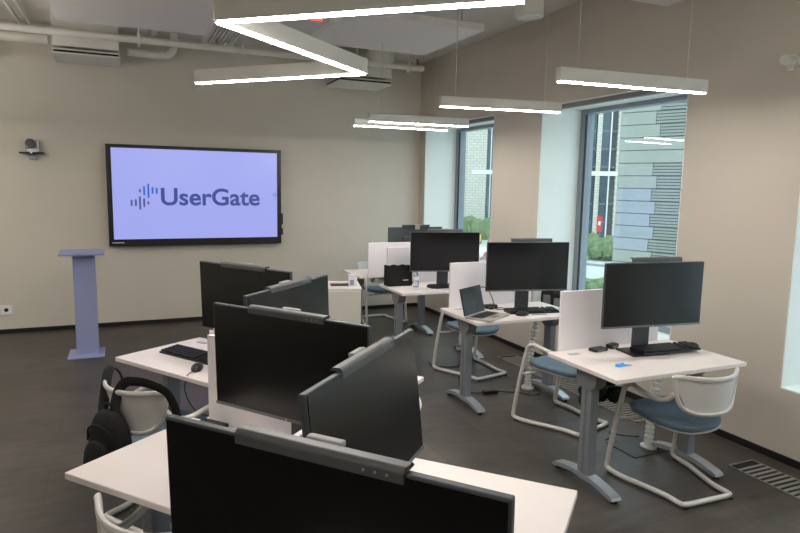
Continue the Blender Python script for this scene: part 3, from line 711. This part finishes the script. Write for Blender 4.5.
tag(MB().tube([Vector((x, y, ZT+.03))+Matrix.Rotation(math.radians(-50.5), 3, 'Z') @ Vector(v) for v in ((-.05, -.018, 0), (-.055, 0, 0), (-.05, .018, 0), (.05, .018, 0), (.055, 0, 0), (.05, -.018, 0))], .0075, 8, 5, closed=True).build('white_hook', M_back, None, True), 'white looped cable clip beside the black hub on the left desk', 'clip')
# blue scrap
bs = MB(); P_ = [(-.045, -.02), (-.01, -.03), (.05, -.045), (.03, -.008), (.055, .012), (.012, .012), (-.008, .03), (-.02, .012), (-.05, .006)]
bs.prism(P_, 'z', 0, .0025); tag(bs.build('paper_scrap', M_blue, None, loc=(2.60, 2.70, ZT), rz=.3), 'crumpled bright blue paper scrap on the nearest right desk', 'paper')
# laptop
lp = empty('laptop', (2.515, 4.185, ZT), math.radians(30)); tag(lp, 'open silver laptop with dark screen on the second right-hand desk', 'laptop')
MB().box((0, -.1, .009), (.32, .215, .016), bevel=.003).build('base', M_lap, lp)
kk = MB()
for r in range(5):
    for c_ in range(13): kk.box((-.132+c_*.022, -.035-r*.021, .0178), (.018, .017, .002))
kk.build('keys', M_kb, lp)
MB().box((0, -.165, .0174), (.1, .05, .001)).build('touchpad', M_monlt, lp)
tl = Matrix.Rotation(math.radians(-14), 3, 'X')
ld = MB().box((0, .012+.026, .12), (.32, .007, .212), tl, bevel=.002).build('lid', M_blk, lp)
MB().box((0, .012+.022, .121), (.306, .002, .196), tl).build('screen', M_lapscr, ld)
# headset like cable loops behind the laptop
t = empty('looped_cable', (2.76, 4.4, ZT)); tag(t, 'black cable looped above the desk behind the laptop', 'cable')
MB().tube([(-.18, -.04, .01), (-.13, .03, .04), (-.06, .08, .15), (0, .08, .17), (.05, .06, .12), (.07, .02, .02), (.03, -.03, .005), (-.02, -.05, .005)], .004, 6, 8).build('cable', M_rub, t, True)
tag(MB().tube([(2.80, 4.33, ZT+.006), (2.84, 4.30, ZT+.006), (2.88, 4.33, ZT+.006), (2.87, 4.38, ZT+.006), (2.82, 4.38, ZT+.006)], .003, 6, 6, closed=True).build('coiled_cable', M_rub, None, True), 'small coil of thin cable right of the black hub behind the laptop', 'cable')
tag(MB().box((0, 0, .003), (.14, .012, .006), bevel=.002).build('stylus', M_clip, None, loc=(3.02, 4.05, ZT), rz=-.08), 'thin pale pen on the desk right of the laptop mouse', 'pen')
# black bag + bottle + papers on desk C
bg_ = empty('paper_bag', (2.53, 5.76, ZT)); tag(bg_, 'black box-shaped carrier bag on the desk beside the water bottle', 'bag')
q = MB()
q.grid(lambda u, v: Vector(((-.13+.26*u), -.06-.004*math.sin(u*9), .0+.2*v+(.006*math.sin(u*22) if v > .9 else 0))), 12, 4, .002)
q.grid(lambda u, v: Vector(((-.13+.26*u), .06+.004*math.sin(u*7), .0+.2*v+(.006*math.sin(u*17+1) if v > .9 else 0))), 12, 4, .002)
q.grid(lambda u, v: Vector((-.13, -.06+.12*u, .2*v)), 3, 4, .002).grid(lambda u, v: Vector((.13, -.06+.12*u, .2*v)), 3, 4, .002)
q.box((0, 0, .003), (.26, .12, .004)).box((0, 0, .15), (.24, .1, .05))
q.build('bag_body', M_cloth, bg_)
MB().box((.055, -.0665, .06), (.06, .001, .01)).build('white_print', M_lamp, bg_)
bt = empty('water_bottle', (2.655, 5.60, ZT)); tag(bt, 'small clear plastic water bottle with a blue cap beside the black bag', 'bottle')
M_pet = bpy.data.materials.new('clear_plastic'); M_pet.use_nodes = True; b_ = M_pet.node_tree.nodes['Principled BSDF']; b_.inputs['Base Color'].default_value = (.75, .85, .95, 1); b_.inputs['Transmission Weight'].default_value = .75; b_.inputs['Roughness'].default_value = .15
def lathe(q, prof, n=20):
    R = [[q.bm.verts.new((r*math.cos(2*PI*k/n), r*math.sin(2*PI*k/n), z)) for k in range(n)] for r, z in prof]
    for A_, B_ in zip(R, R[1:]):
        for k in range(n): q.bm.faces.new((A_[k], A_[(k+1) % n], B_[(k+1) % n], B_[k]))
    q.bm.faces.new(R[0][::-1]); q.bm.faces.new(R[-1]); return q
lathe(MB(), [(.024, 0), (.03, .006), (.03, .05), (.028, .06), (.03, .07), (.03, .115), (.014, .15), (.012, .155), (.012, .162)]).build('bottle', M_pet, bt, True)
lathe(MB(), [(.0305, .07), (.0305, .11)]).build('bottle_label', M_white, bt, True)
lathe(MB(), [(.0145, .156), (.0145, .174), (.012, .176)]).build('cap', mat('cap_blue', (70, 110, 190), .4), bt, True)
tag(MB().box((0, 0, .0015), (.22, .09, .003)).build('notepad', M_white, None, loc=(2.68, 5.42, ZT), rz=-.1), 'white sheet of paper below the water bottle', 'paper')
# desk D bits
tag(MB().box((0, 0, .006), (.15, .07, .012), bevel=.003).build('phone', M_blk, None, loc=(2.6, 6.55, ZT), rz=.2), 'black phone on the left end of the farthest desk', 'phone')
tag(MB().box((0, 0, .004), (.09, .07, .008), bevel=.002).build('paper_note', mat('pale_blue_card', (130, 180, 215), .6), None, loc=(2.56, 6.47, ZT), rz=.5), 'pale blue card beside the phone on the farthest desk', 'card')
# cable spines under the right-hand desks
def make_spine():
    t = empty('cable_spine'); q = MB()
    MB().cyl((0, 0, .008), .055, .016, 28).cyl((0, 0, .022), .045, .014, 28, r2=.035).build('foot', M_white, t, True)
    for k in range(19):
        u = k/18; q.box((.09*u*u, 0, .045+k*.033), (.042, .054, .026), bevel=.007)
    q.tube([(0, 0, .03), (.02, 0, .3), (.09, 0, .66)], .012, 8); q.build('vertebrae', M_white, t); return t
sp0 = make_spine(); GS = 'white cable spines under the right-hand desks'
inst('sp', sp0, 3.235, 3.05, 0, 10, label='white segmented cable spine under the nearest right-hand desk', cat='cable spine', group=GS)
inst('sp', sp0, 3.2, 4.41, 0, 10, label='white segmented cable spine under the laptop desk', cat='cable spine', group=GS)
inst('sp', sp0, 3.3, 5.78, 0, 10, label='white segmented cable spine under the desk with the water bottle', cat='cable spine', group=GS)
# black bag of cables below desk A
q = MB(); rs = random.Random(3)
for k in range(26): q.ell((rs.uniform(-.15, .15), rs.uniform(-.05, .05), rs.uniform(-.09, .1)), (rs.uniform(.04, .07), rs.uniform(.03, .05), rs.uniform(.04, .07)), Matrix.Rotation(rs.uniform(0, 3), 3, 'X'), 10, fn=lambda t_: t_*rs.uniform(.85, 1.15))
tag(q.build('black_bag', M_cloth, None, loc=(2.70, 2.98, .53)), 'crumpled black bag hanging under the nearest right-hand desk', 'bag')
# bags on the sill
def sillbag(x, y, w_, h_, label, rz=0):
    t = empty('sill_bag', (x, y, SILL+.008), rz); tag(t, label, 'bag', 'dark bags on the window sill')
    MB().ell((0, 0, h_/2), (w_/2, .06, h_/2), seg=20, fn=lambda q_: Vector([math.copysign(abs(c_)**.6, c_) for c_ in q_])).build('body', M_cloth, t, True)
    MB().tube([(-.04, 0, h_-.01), (-.03, 0, h_+.03), (.03, 0, h_+.03), (.04, 0, h_-.01)], .007, 8).build('handle', M_strap, t, True)
    MB().box((.0, -.062, h_*.45), (w_*.5, .01, h_*.5), bevel=.004).build('front_pocket', M_bracket, t)
sillbag(3.99, 5.21, .15, .25, 'dark bag standing on the window sill behind the laptop desk, left of two', -.9)
sillbag(3.99, 5.04, .14, .24, 'dark bag with a grey pocket on the window sill, nearer the camera', -.9)

# cabinet
cb = empty('white_cabinet', (2.0, 5.98, 0), math.radians(-15)); tag(cb, 'low white cabinet standing behind the left group of monitors', 'cabinet')
MB().box((0, 0, .375), (.36, .48, .69), bevel=.003, seg=1).build('body', M_cab, cb)
MB().box((0, 0, .729), (.37, .49, .018), bevel=.002, seg=1).build('top', M_top, cb)
MB().box((0, -.2485, .38), (.35, .017, .66), bevel=.002, seg=1).build('door', M_cab, cb)
MB().box((0, 0, .016), (.34, .46, .03)).build('plinth', M_dark, cb)
tag(MB().box((0, 0, .006), (.18, .1, .012), bevel=.003).build('tablet', M_blk, None, loc=(1.97, 5.95, .739), rz=-.2), 'black tablet lying on the white cabinet', 'tablet')
t = empty('paper_box', (2.09, 5.9, .739), -.2); tag(t, 'small white printed box standing on the white cabinet', 'box')
MB().box((0, 0, .055), (.085, .06, .11), bevel=.002, seg=1).build('box_body', M_white, t)
MB().box((-.01, -.031, .035), (.04, .002, .05)).build('printed_label', mat('label_blue', (130, 140, 190), .5), t)

# ---------------- floor details ----------------
def grille(y0, y1, label):
    x0, x1 = 3.495, 3.725
    t = empty('floor_grille', ((x0+x1)/2, (y0+y1)/2, 0)); tag(t, label, 'floor grille', 'floor grilles along the window wall')
    W_, L_ = x1-x0, y1-y0
    MB().box((0, 0, .0008), (W_, L_, .0016)).build('channel', M_dark, t)
    f = MB().box((-W_/2+.004, 0, .003), (.008, L_, .006)).box((W_/2-.004, 0, .003), (.008, L_, .006)).box((0, -L_/2+.004, .003), (W_, .008, .006)).box((0, L_/2-.004, .003), (W_, .008, .006))
    f.build('frame', M_slat, t)
    s_ = MB(); n = int(L_/.042)-1
    for k in range(n): s_.box((0, -L_/2+.03+k*.042, .0035), (W_-.016, .021, .005))
    sl = s_.build('slats', M_slat, t)
grille(.6, 2.64, 'slatted metal floor grille at the right edge, beside the nearest desk')
grille(3.42, 5.37, 'slatted metal floor grille running behind the laptop desk')
t = empty('floor_box', (3.17, 3.08, 0)); tag(t, 'flush dark square floor outlet cover under the nearest right desk', 'floor box')
MB().box((0, 0, .0015), (.3, .26, .003), bevel=.001, seg=1).build('lid', M_bracket if False else mat('floor_box_grey', (62, 62, 62), .5), t)
MB().box((0, -.131, .002), (.31, .004, .004)).box((-.153, 0, .002), (.004, .27, .004)).build('rim', M_rub, t)
def cable(pts, label, name='floor_cable', r=.004): return tag(MB().tube(pts, r, 6, 6).build(name, M_rub, None, True), label, 'cable')
cable([(3.02, 3.23, .012), (3.05, 3.2, .05), (3.08, 3.26, .05), (3.2, 3.25, .012), (3.3, 3.2, .01)], 'short black cable curling beside the floor outlet cover')
t = empty('power_adapter', (2.81, 4.40, 0), math.radians(-8)); tag(t, 'black power adapter with its cable on the floor beside the laptop desk', 'power adapter')
MB().box((0, 0, .016), (.13, .05, .03), bevel=.006).build('brick', M_blk, t)
MB().tube([(-.06, 0, .015), (-.13, .02, .008), (-.19, .1, .01), (-.21, .18, .03), (-.2, .23, .1)], .004, 6).build('input_cable', M_rub, t, True)
MB().tube([(.06, 0, .015), (.16, -.01, .006), (.25, -.05, .006), (.32, -.13, .006), (.42, -.1, .006), (.45, .02, .006), (.38, .12, .006), (.27, .1, .006)], .004, 6).build('output_cable', M_rub, t, True)
cable([(2.75, 5.45, .005), (2.72, 5.3, .005), (2.9, 5.2, .005), (3.1, 5.35, .005), (3.2, 5.6, .005), (3.28, 5.72, .01)], 'thin black cable on the floor behind the laptop desk')
